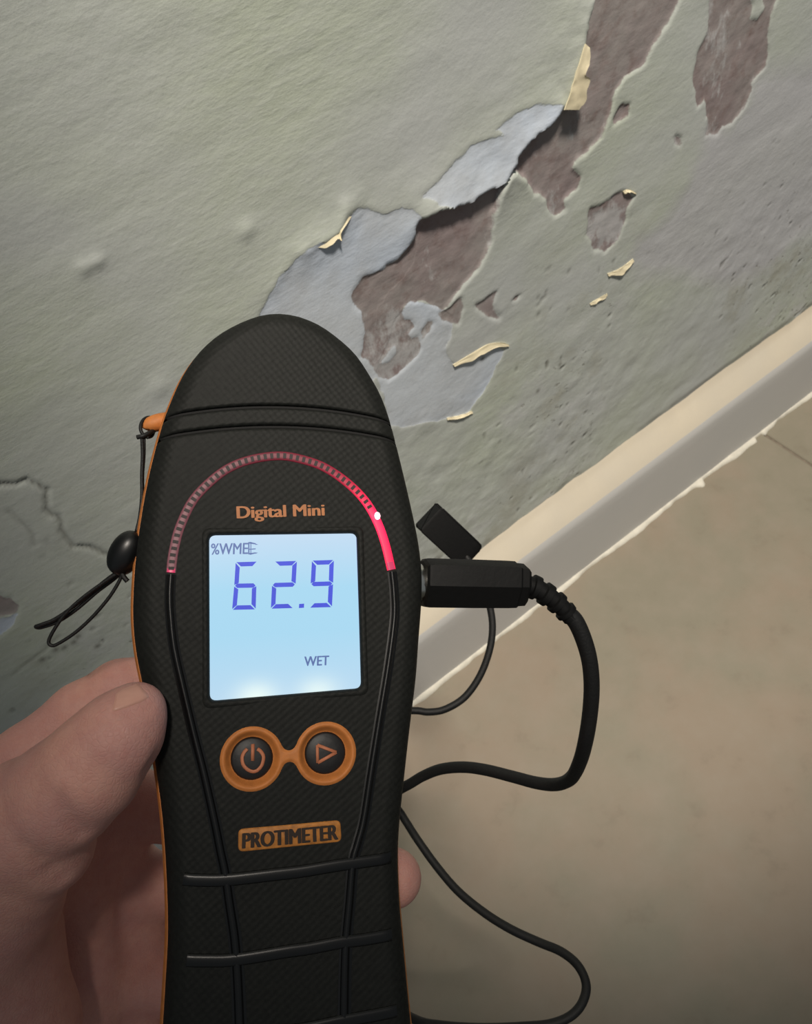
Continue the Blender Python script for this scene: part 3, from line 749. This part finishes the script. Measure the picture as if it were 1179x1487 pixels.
# orange button surround: one relief with two cups
bl, br = dev(366, 1102), dev(473, 1094)
ro, rb = 0.0073, 0.0046
gx, gy = np.meshgrid(np.arange(min(bl[0], br[0]) - 0.009, max(bl[0], br[0]) + 0.009, 0.00018), np.arange(bl[1] - 0.010, br[1] + 0.010, 0.00018), indexing='ij')
dL, dR = np.hypot(gx - bl[0], gy - bl[1]), np.hypot(gx - br[0], gy - br[1])
brd = 0.0016 - dist_line(gx, gy, np.array([bl, br]))            # strip joining the cups
def smax(a, b, k): h = np.clip(0.5 + 0.5 * (a - b) / k, 0, 1); return b * (1 - h) + a * h + k * h * (1 - h)
inn = smax(smax(ro - dL, ro - dR, 0.0006), brd, 0.0016)         # >0 inside
dm = np.minimum(dL, dR)
hgt = 0.0007 * sstep(-0.0003, 0.0011, inn) - 0.00035 - 0.8 * np.clip(-0.0001 - inn, 0, 1)
hgt -= 0.0017 * sstep(0.0062, 0.0045, dm) 
zz = zface(gx, gy) + hgt
ii = np.arange(gx.size).reshape(gx.shape); q = np.stack([ii[:-1, :-1], ii[1:, :-1], ii[1:, 1:], ii[:-1, 1:]], -1).reshape(-1, 4)
keep = (inn.ravel()[q].min(1) > -0.0005) & (dm.ravel()[q].max(1) > 0.0040); q = q[keep]
used, inv = np.unique(q, return_inverse=True)
build('button_surround', np.column_stack([gx.ravel(), gy.ravel(), zz.ravel()])[used], inv.reshape(-1, 4), M_orange, meter)
# the shell under the cups is lowered by the same amount
fs = bpy.data.objects['front_shell'].data
co = np.empty(len(fs.vertices) * 3); fs.vertices.foreach_get('co', co); co = co.reshape(-1, 3)
dd = np.minimum(np.hypot(co[:, 0] - bl[0], co[:, 1] - bl[1]), np.hypot(co[:, 0] - br[0], co[:, 1] - br[1]))
co[dd < 0.0058, 2] -= 0.0032; fs.vertices.foreach_set('co', co.ravel()); fs.update()
def disc(c, r, z0, z1, dome, n=40):
    rings = [[(c[0] + rr * math.cos(2 * math.pi * k / n), c[1] + rr * math.sin(2 * math.pi * k / n), zz) for k in range(n)] for rr, zz in
             ((r, z0), (r, z1 - 0.0005), (r * 0.97, z1 - 0.0002), (r * 0.9, z1), (r * 0.5, z1 + dome * 0.7), (r * 0.1, z1 + dome))]
    P, f = loft([np.array(x) for x in rings]); return P, [q[::-1] for q in f]
for c, kind in ((bl, 'power'), (br, 'play')):
    zb = float(zface(*c)); zt = zb - 0.0006
    bt = build('button', *disc(c, rb, zb - 0.0032, zt, 0.0003), M_btn, meter, angle=50)
    zi = zt + 0.00035
    if kind == 'power':
        k0 = np.array([(290 + a / 4.716, 1020 + b / 4.716) for a, b in [(395,318),(420,338),(437,375),(425,430),(395,465),(362,474),(325,458),(297,425),(290,380),(302,345),(325,318)]])
        v1 = tube(np.column_stack([cr(dpx(k0, -0.0003), 8), np.full(81, zi)]), 0.00042, 8, flat=0.5)
        k1 = dpx([(290 + 364 / 4.716, 1020 + 285 / 4.716), (290 + 363 / 4.716, 1020 + 400 / 4.716)], -0.0003)
        v2 = tube(np.column_stack([k1, [zi, zi]]), 0.00042, 8, flat=0.5)
        build('power_symbol', *merge(v1, v2), M_icon, bt)
    else:
        k0 = dpx([(290 + a / 4.716, 1020 + b / 4.716) for a, b in [(806,292),(936,342),(808,414)]], -0.0003)
        vs_ = [tube(np.column_stack([np.array([k0[i], k0[(i + 1) % 3]]), [zi, zi]]), 0.00038, 8, flat=0.5) for i in range(3)]
        build('arrow_symbol', *merge(*vs_), M_icon, bt)

# maker's badge
BQ = dpx([(346,1204),(494,1191),(496,1222),(346,1237)])
rings = [ring3(grow(BQ, 0.0001), 0.0012, -0.0003), ring3(BQ, 0.0012, 0.00018), ring3(grow(BQ, -0.0002), 0.0011, 0.00034)]
P, f = loft(rings); badge = build('badge', P, f, M_plate, meter, angle=40)
ring_ = [ring3(grow(BQ, 0.0003), 0.0013, -0.0003), ring3(grow(BQ, 0.0003), 0.0013, 0.00008), ring3(grow(BQ, -0.0002), 0.0012, 0.00008)]
build('badge_edge', *loft(ring_, cap1=False), M_gap, badge, angle=40)
text_on('badge_lettering', 'PROTIMETER', dpx([(353,1209.5),(489,1197),(490,1219),(352.5,1232)]), M_ink, badge, dz=0.00042, bold=0.11)

# strap lug on the left side
lugp = np.array([dev_d(246,612,0.199), dev_d(228,614,0.1975), dev_d(215,619,0.197), dev_d(212,624,0.197)])
build('strap_lug', *tube(cr(lugp, 8), np.interp(np.linspace(0, 1, 25), [0, 0.5, 0.85, 1], [0.0024, 0.0020, 0.0016, 0.0009]), 14), M_orange, meter)
# socket on the right side
c0 = dev_d(598, 846, 0.2055); axis_px = dev_d(640, 846, 0.2090)
sp = unit(axis_px - c0)
build('socket', *tube(np.array([c0 - sp * 0.003, c0 + sp * 0.0022, c0 + sp * 0.0026]), [0.0048, 0.0048, 0.0042], 24), M_metal, meter, angle=40)

# ---------------------------------------------------------------- probe lead (world coordinates relative to its plug)
def new_root(name, origin, label, cat):
    M = np.eye(4); M[:3, 3] = origin; return empty(name, M, label, cat)
def rel(p, o): return np.asarray(p) - o
def path_w(pts): return np.array([at(*p) for p in pts])
o_plug = at(690, 847, 0.199)
lead = new_root('probe_lead', o_plug, 'black cable with moulded plug pushed into the right side of the meter', 'cable')
# plug: six-sided moulding
ax = unit(at(763, 849, 0.2125) - at(614, 846, 0.2065)); vw = unit(CAM - o_plug); sy = unit(np.cross(ax, vw)); sn = np.cross(sy, ax)
def plug_ring(c, hy, hn, ch=0.45):
    pts = [(-1, -ch), (-1, ch * 0.4), (-0.72, 1), (0.12, 1), (1, ch * 0.9), (1, -ch), (0.6, -1), (-0.6, -1)]
    return np.array([c + sy * a * hy + sn * b * hn for a, b in pts])
A_, B_ = at(613, 846, 0.2065), at(763, 849, 0.2125); Lp = np.linalg.norm(B_ - A_); hy = 0.0062
prs = [(0.0, 0.88), (0.02, 0.97), (0.05, 1.0), (0.45, 1.0), (0.80, 0.985), (0.88, 0.97), (0.90, 0.90), (0.965, 0.88), (1.0, 0.70), (1.0, 0.4)]
P, f = loft([plug_ring(A_ + (B_ - A_) * t, hy * s, hy * s) for t, s in prs], cap0=True)
build('plug', rel(P, o_plug), [q[::-1] for q in f], M_rub, lead, angle=25)
sr = cr(path_w([(760,849,0.2123),(776,853,0.2128),(797,866,0.2135),(816,882,0.2143),(829,898,0.215)]), 16)
n = len(sr); tt_ = np.linspace(0, 1, n)
rr = np.interp(tt_, [0, 1], [0.0034, 0.0028]) * np.where((np.floor(tt_ * 9.99).astype(int) % 2 == 0), 1.0, 0.78)
build('strain_relief', *(lambda q: (rel(q[0], o_plug), q[1]))(tube(sr, rr, 18)), M_rub, lead, angle=30)
cord = [(822,889,0.2147),(836,903,0.2155),(848,930,0.217),(856,960,0.219),(859,995,0.222),(857,1032,0.226),(851,1072,0.231),(842,1106,0.241),(829,1130,0.252),(808,1139,0.261),(780,1137,0.267),(745,1128,0.274),(705,1118,0.281),(672,1114,0.287),(640,1117,0.293),(614,1127,0.298),(590,1141,0.302),
        (540,1165,0.312),(470,1170,0.325),(430,1130,0.345),(470,1090,0.37),(530,1120,0.385),(575,1172,0.385),
        (590,1194,0.382),(606,1219,0.376),(634,1258,0.368),(665,1294,0.36),(704,1326,0.352),(743,1350,0.345),(782,1368,0.339),(815,1382,0.333),(839,1402,0.327),(851,1429,0.321),(846,1455,0.316),(829,1475,0.313),(800,1487,0.312),(760,1491,0.313),(700,1493,0.316),(640,1489,0.32),(600,1479,0.326),
        (540,1440,0.345),(480,1330,0.37),(470,1180,0.39),(500,1080,0.40),(560,1035,0.40),(602,1032,0.40),(622,1034,0.40),(646,1030,0.40),(674,1013,0.40),(696,983,0.40),(710,947,0.40),(715,914,0.40),(712,884,0.40),(702,850,0.40),(685,822,0.40),(676,806,0.40)]
cp = cr(path_w(cord), 8)
ap = np.linspace(0, 1, len(cp)); cr_ = np.interp(ap, [0, 0.12, 0.3, 0.6, 1.0], [0.00232, 0.00215, 0.00190, 0.00180, 0.00180])
build('cord', *(lambda q: (rel(q[0], o_plug), q[1]))(tube(cp, cr_, 12)), M_cord, lead)
# probe head: a rounded block at the far end of the cord
h0, h1 = at(624, 752, 0.392), at(683, 807, 0.404); hx = unit(h1 - h0); hv = unit(CAM - h0); hs = unit(np.cross(hx, hv)); hn = np.cross(hs, hx)
def blk(c, a, b):
    out = []
    for sx_, sy_ in ((-1, -1), (1, -1), (1, 1), (-1, 1)):
        for dx_, dy_ in ((0.92, 1), (1, 0.92)) if sx_ * sy_ > 0 else ((1, 0.92), (0.92, 1)):
            out.append(c + hs * sx_ * dx_ * a + hn * sy_ * dy_ * b)
    return np.array(out)
LB = np.linalg.norm(h1 - h0)
P, f = loft([blk(h0 + hx * t * LB, 0.0078 * s, 0.0050 * s) for t, s in ((-0.04, 0.9), (0, 1.0), (0.85, 1.0), (0.93, 0.98), (0.98, 0.86), (1.02, 0.6))], cap0=True)
build('probe_head', rel(P, o_plug), [q[::-1] for q in f], M_rub, lead, angle=35)

# ---------------------------------------------------------------- wrist strap with bead
o_st = at(207, 622, 0.196)
strap = new_root('wrist_strap', o_st, 'thin black wrist cord with oval bead hanging from the orange lug', 'wrist strap')
def put(name, pts, r, mat=M_cord, n=8):
    P, f = tube(cr(path_w(pts), n), r, 10); return build(name, rel(P, o_st), f, mat, strap)
put('lug_loop', [(216,636,0.1945),(207,630,0.194),(204,620,0.1945),(208,610,0.196),(217,606,0.198),(224,612,0.1995),(224,624,0.199),(219,634,0.1965),(206,634,0.194),(199,634,0.1935)], 0.00042)
put('knot', [(199,635,0.1935),(208,633,0.1935),(218,628,0.195),(226,624,0.198)], 0.00055)
put('hanging_cord', [(206,633,0.1938),(207,660,0.1938),(206,690,0.1936),(206,720,0.193),(203,750,0.192),(198,772,0.191)], 0.00044)
put('hanging_cord', [(209,633,0.1942),(209,660,0.1942),(207,690,0.194),(207,722,0.1934),(205,750,0.192),(200,772,0.191)], 0.00042)
put('tail_loop', [(176,828,0.190),(160,838,0.190),(135,858,0.190),(105,882,0.190),(80,899,0.190),(60,907,0.190),(52,910,0.1905),(60,911,0.191),(85,902,0.191),(112,884,0.191),(140,860,0.191),(164,842,0.191),(178,830,0.190)], 0.00046)
put('tail_loop', [(174,830,0.1895),(150,846,0.1895),(120,868,0.1895),(96,890,0.1895),(80,912,0.1895),(71,930,0.1895),(74,937,0.1895),(84,935,0.1895),(110,918,0.1895),(136,894,0.1895),(158,868,0.1895),(172,846,0.1895),(178,832,0.1895)], 0.00042)
put('cord_end', [(176,830,0.189),(180,838,0.189),(185,844,0.189)], 0.0006)
bc = at(183, 803, 0.190); bax = unit(at(200, 775, 0.190) - at(170, 832, 0.190)); bv = unit(CAM - bc); bs = unit(np.cross(bax, bv)); bn = np.cross(bs, bax)
rings = []
for t in np.linspace(0.04, math.pi - 0.04, 20):
    r = math.sin(t) ** 0.85; c = bc + bax * 0.0055 * math.cos(t)
    rings.append(np.array([c + (bs * math.cos(a) * 0.00385 + bn * math.sin(a) * 0.0036) * r for a in np.linspace(0, 2 * math.pi, 29)[:-1]]))
P, f = loft(rings, cap0=True); build('bead', rel(P, o_st), f, plain('bead_plastic', lin((13, 14, 15)), 0.36, 0.1, 300), strap)

# ---------------------------------------------------------------- hand: one surface grown from tapered bones (camera frame, mm)
def cpt(px, py, d): return np.array([(px - PX) / F, (py - PY) / F, 1.0]) * d * 1000
class Field:
    def __init__(self, lo, hi, h):
        self.h = h; self.ax = [np.arange(lo[i], hi[i], h) for i in range(3)]; self.lo = np.array([a[0] for a in self.ax])
        self.d = np.full([len(a) for a in self.ax], 50.0, np.float32)
    def box(self, P, m):
        P = np.asarray(P); lo, hi = P.min(0) - m, P.max(0) + m
        sl = tuple(slice(max(0, int(np.searchsorted(self.ax[i], lo[i]))), max(0, int(np.searchsorted(self.ax[i], hi[i])))) for i in range(3))
        return sl, np.meshgrid(*[self.ax[i][sl[i]] for i in range(3)], indexing='ij', sparse=True)
    def cone(self, a, b, ra, rb, k=3.0):
        sl, (x, y, z) = self.box([a, b], max(ra, rb) + 14)
        e = b - a; L2 = e @ e
        t = np.clip(((x - a[0]) * e[0] + (y - a[1]) * e[1] + (z - a[2]) * e[2]) / L2, 0, 1)
        d = np.sqrt((x - a[0] - t * e[0]) ** 2 + (y - a[1] - t * e[1]) ** 2 + (z - a[2] - t * e[2]) ** 2) - (ra + (rb - ra) * t)
        o = self.d[sl]; h = np.clip(0.5 + 0.5 * (o - d) / k, 0, 1); self.d[sl] = o * (1 - h) + d * h - k * h * (1 - h)
    def ell(self, c, axes, rad, k=4.0):
        c = np.asarray(c); sl, (x, y, z) = self.box([c], max(rad) + 14)
        q = [((x - c[0]) * a[0] + (y - c[1]) * a[1] + (z - c[2]) * a[2]) / r for a, r in zip(axes, rad)]
        k0 = np.sqrt(q[0] ** 2 + q[1] ** 2 + q[2] ** 2); k1 = np.sqrt((q[0] / rad[0]) ** 2 + (q[1] / rad[1]) ** 2 + (q[2] / rad[2]) ** 2) + 1e-6
        d = k0 * (k0 - 1) / k1
        o = self.d[sl]; h = np.clip(0.5 + 0.5 * (o - d) / k, 0, 1); self.d[sl] = o * (1 - h) + d * h - k * h * (1 - h)
    def chain(self, pts, rad, k=3.0):
        for i in range(len(pts) - 1): self.cone(pts[i], pts[i + 1], rad[i], rad[i + 1], k)
    def crease(self, pts, depth, w):
        for a, b in zip(pts[:-1], pts[1:]):
            sl, (x, y, z) = self.box([a, b], 3 * w); e = b - a
            t = np.clip(((x - a[0]) * e[0] + (y - a[1]) * e[1] + (z - a[2]) * e[2]) / (e @ e), 0, 1)
            r2 = (x - a[0] - t * e[0]) ** 2 + (y - a[1] - t * e[1]) ** 2 + (z - a[2] - t * e[2]) ** 2
            self.d[sl] += depth * np.exp(-r2 / w ** 2) * (0.999 if b is pts[-1] else 0.55)
    def mesh(self):
        d = self.d; s = d < 0; nx, ny, nz = d.shape
        c = [s[i:nx - 1 + i, j:ny - 1 + j, k:nz - 1 + k] for i in (0, 1) for j in (0, 1) for k in (0, 1)]
        cnt = sum(q.astype(np.int8) for q in c); act = (cnt > 0) & (cnt < 8); I = np.argwhere(act)
        vid = np.full(act.shape, -1, np.int64); vid[act] = np.arange(len(I))
        acc = np.zeros((len(I), 3)); num = np.zeros(len(I))
        cor = np.array([(i, j, k) for i in (0, 1) for j in (0, 1) for k in (0, 1)])
        for a in range(8):
            for b in range(a + 1, 8):
                if np.abs(cor[a] - cor[b]).sum() != 1: continue
                va = d[tuple((I + cor[a]).T)]; vb = d[tuple((I + cor[b]).T)]; m = (va < 0) != (vb < 0)
                t = np.where(m, va / np.where(m, va - vb, 1), 0)
                acc[m] += (cor[a] + (cor[b] - cor[a]) * t[:, None])[m]; num[m] += 1
        Vv = self.lo + (I + acc / num[:, None]) * self.h
        Fs = []
        for axi in range(3):
            o1, o2 = (axi + 1) % 3, (axi + 2) % 3
            sa = [slice(None)] * 3; sb = [slice(None)] * 3; sa[axi] = slice(0, -1); sb[axi] = slice(1, None)
            A0, B0 = s[tuple(sa)], s[tuple(sb)]; E = np.argwhere(A0 != B0)
            ok = (E[:, o1] > 0) & (E[:, o2] > 0) & (E[:, o1] < d.shape[o1] - 1) & (E[:, o2] < d.shape[o2] - 1); E = E[ok]
            ins = A0[tuple(E.T)]
            def g(da, db):
                q = E.copy(); q[:, o1] -= da; q[:, o2] -= db; return vid[tuple(q.T)]
            Q = np.stack([g(1, 1), g(0, 1), g(0, 0), g(1, 0)], 1); Q[~ins] = Q[~ins][:, ::-1]; Fs.append(Q)
        return Vv, np.vstack(Fs)
HF = Field((-190, 20, 140), (15, 175, 262), 0.9)
# thumb: tip, joint, base, ball of the thumb
T = [cpt(201,1030,0.1715), cpt(184,1050,0.171), cpt(160,1080,0.170), cpt(130,1118,0.170), cpt(92,1152,0.172), cpt(40,1190,0.176), cpt(-30,1260,0.184), cpt(-110,1370,0.195)]
HF.chain(T, [5.6, 7.3, 9.0, 10.4, 11.2, 12.8, 15.5, 19.0], 2.5)
HF.ell(cpt(178,1066,0.1695), np.eye(3), (7.8, 7.8, 7.8), 3)                      # pulp of the thumb
HF.ell(cpt(70,1205,0.178), np.eye(3), (9, 11, 10), 4)
HF.ell(cpt(30,1255,0.183), np.eye(3), (12, 12, 12), 4)
# palm and wrist
HF.chain([cpt(-10,1300,0.190), cpt(-60,1400,0.200), cpt(-160,1560,0.206), cpt(-330,1800,0.21)], [16, 19, 22, 21], 6)
HF.chain([cpt(10,1370,0.2), cpt(20,1500,0.205), cpt(-100,1650,0.208)], [13, 15, 17], 5)
HF.chain([cpt(-60,1250,0.205), cpt(-20,1380,0.222), cpt(20,1480,0.224), cpt(30,1600,0.22)], [15, 15, 14, 13], 7)
HF.chain([cpt(40,1240,0.215), cpt(110,1300,0.230), cpt(120,1430,0.234), cpt(110,1560,0.230)], [11, 11, 12, 12], 6)
HF.chain([cpt(90,1200,0.222), cpt(150,1215,0.238), cpt(190,1290,0.246), cpt(200,1430,0.247), cpt(190,1560,0.24)], [10, 10, 11, 11, 11], 6)
HF.chain([cpt(70,1140,0.218), cpt(150,1150,0.232), cpt(250,1180,0.240)], [10, 10, 9], 6)
HF.ell(cpt(78,1238,0.178), np.eye(3), (8, 8, 9), 3)
# fingers round the back
HF.chain([cpt(-70,1190,0.207), cpt(40,1106,0.211), cpt(120,1040,0.2155), cpt(176,1005,0.2185), cpt(260,985,0.2235), cpt(340,975,0.229)], [11.0, 9.3, 8.8, 8.4, 7.8, 6.2], 2.5)
HF.chain([cpt(0,1330,0.222), cpt(130,1290,0.236), cpt(250,1285,0.2455), cpt(380,1285,0.250), cpt(490,1280,0.243), cpt(552,1276,0.231), cpt(570,1275,0.224)], [11, 9.2, 8.8, 8.4, 8.4, 8.3, 8.0], 2.5)
HF.chain([cpt(10,1450,0.222), cpt(130,1430,0.234), cpt(250,1425,0.2435), cpt(370,1425,0.239), cpt(470,1420,0.233), cpt(515,1415,0.225)], [10.5, 9.0, 8.6, 8.2, 7.8, 6.8], 2.5)
HF.chain([cpt(30,1580,0.218), cpt(140,1570,0.228), cpt(250,1560,0.236), cpt(350,1560,0.232), cpt(430,1555,0.222)], [9.5, 8.0, 7.4, 7.0, 6.0], 2.5)
def hfield(p):
    q = (p - HF.lo) / HF.h; i = np.floor(q).astype(int); fr = q - i; v = 0
    for a in (0, 1):
        for b in (0, 1):
            for c in (0, 1): v += HF.d[i[0] + a, i[1] + b, i[2] + c] * (fr[0] if a else 1 - fr[0]) * (fr[1] if b else 1 - fr[1]) * (fr[2] if c else 1 - fr[2])
    return v
def hit(px, py, d0=0.150):
    d = d0
    for _ in range(400):
        p = cpt(px, py, d)
        if hfield(p) < 0.0: return p
        d += 0.0001
    return None
# creases, laid on the surface under these pixels
for pts, dep, wid in (([(86,1158),(92,1178),(102,1196),(118,1212)], 1.3, 1.5), ([(36,1228),(54,1248),(74,1262),(90,1276)], 1.0, 1.5), ([(228,1090),(222,1106),(214,1118)], 0.8, 1.4),
                      ([(112,1052),(150,1046),(185,1036),(214,1026)], 0.55, 1.1), ([(96,1112),(108,1124),(112,1140)], 0.25, 1.2), ([(126,1100),(134,1116),(134,1132)], 0.25, 1.2), ([(60,1330),(84,1342)], 1.0, 2.0)):
    hp = [hit(*p) for p in pts]; hp = [p for p in hp if p is not None]
    if len(hp) > 1: HF.crease(hp, dep, wid)
hv_, hf_ = HF.mesh()
for _ in range(2):   # soften the grid
    e = np.vstack([hf_[:, [0, 1]], hf_[:, [1, 2]], hf_[:, [2, 3]], hf_[:, [3, 0]]]); s = np.zeros_like(hv_); c = np.zeros(len(hv_))
    np.add.at(s, e[:, 0], hv_[e[:, 1]]); np.add.at(c, e[:, 0], 1); hv_ = 0.5 * hv_ + 0.5 * s / np.maximum(c, 1)[:, None]
def skin_material():
    t = NT('skin'); a = t.noise(60, 4, 0.6); c = t.noise(350, 4, 0.6)
    vo = t.n('ShaderNodeTexVoronoi', feature='DISTANCE_TO_EDGE'); vo.inputs['Scale'].default_value = 900; t.l(t.coord(), vo.inputs['Vector'])
    col = t.mix(t.ramp(a, [(0.35, 0.0), (0.65, 1.0)]), lin((190, 142, 134)), lin((202, 152, 138)))
    col = t.mix(t.ramp(c, [(0.4, 0.0), (0.7, 0.4)]), col, lin((184, 126, 118)))
    t.set(col, 0.52); t.b.inputs['Specular IOR Level'].default_value = 0.3
    t.b.inputs['Subsurface Weight'].default_value = 0.12; t.b.inputs['Subsurface Radius'].default_value = (1.0, 0.35, 0.2); t.b.inputs['Subsurface Scale'].default_value = 0.003
    h = t.math('ADD', t.math('MULTIPLY', c, 0.6), t.math('MINIMUM', t.math('MULTIPLY', vo.outputs[0], 3.0), 0.5)); t.bump(h, 0.25, 0.0005)
    return t.m
o_h = cam2w(cpt(-160, 1560, 0.206) / 1000)
hand = build('hand', rel(cam2w(hv_ / 1000), o_h), hf_[:, ::-1], skin_material())
hand.location = o_h.tolist(); hand['label'] = 'left hand gripping the moisture meter, thumb pressed on its side'; hand['category'] = 'hand'
# thumbnail: a curved plate seated on the thumb
nu, nv_ = 16, 10; NP = []
NQ = np.array([(168,1004),(200,990),(221,1015),(160,1038)], float)
okn = True
for j in range(nv_):
    for i in range(nu):
        a, c = i / (nu - 1), j / (nv_ - 1)
        c2 = 0.5 + (c - 0.5) * (1 - 0.25 * (2 * a - 1) ** 4)
        q = quad_map(NQ, np.array(a), np.array(c2)); p = hit(q[0], q[1])
        NP.append(p if p is not None else [np.nan] * 3)
NP = np.array(NP); bad = np.isnan(NP[:, 0])
if not bad.all():
    ray_in = unit(cpt(190, 1015, 0.17))
    rim = np.array([max(abs(2 * i / (nu - 1) - 1), abs(2 * j / (nv_ - 1) - 1)) for j in range(nv_) for i in range(nu)])
    NP = NP - ray_in * np.where(rim > 0.97, -0.25, 0.35)[:, None]
    f = [[j * nu + i, j * nu + i + 1, (j + 1) * nu + i + 1, (j + 1) * nu + i] for j in range(nv_ - 1) for i in range(nu - 1)]
    f = [q for q in f if not bad[q].any()]
    used = np.unique(np.array(f)); mp = {k: i for i, k in enumerate(used)}
    build('thumbnail', rel(cam2w(NP[used] / 1000), o_h), [[mp[k] for k in q] for q in f], plain('nail', lin((204, 154, 138)), 0.35, 0.05, 300), hand)
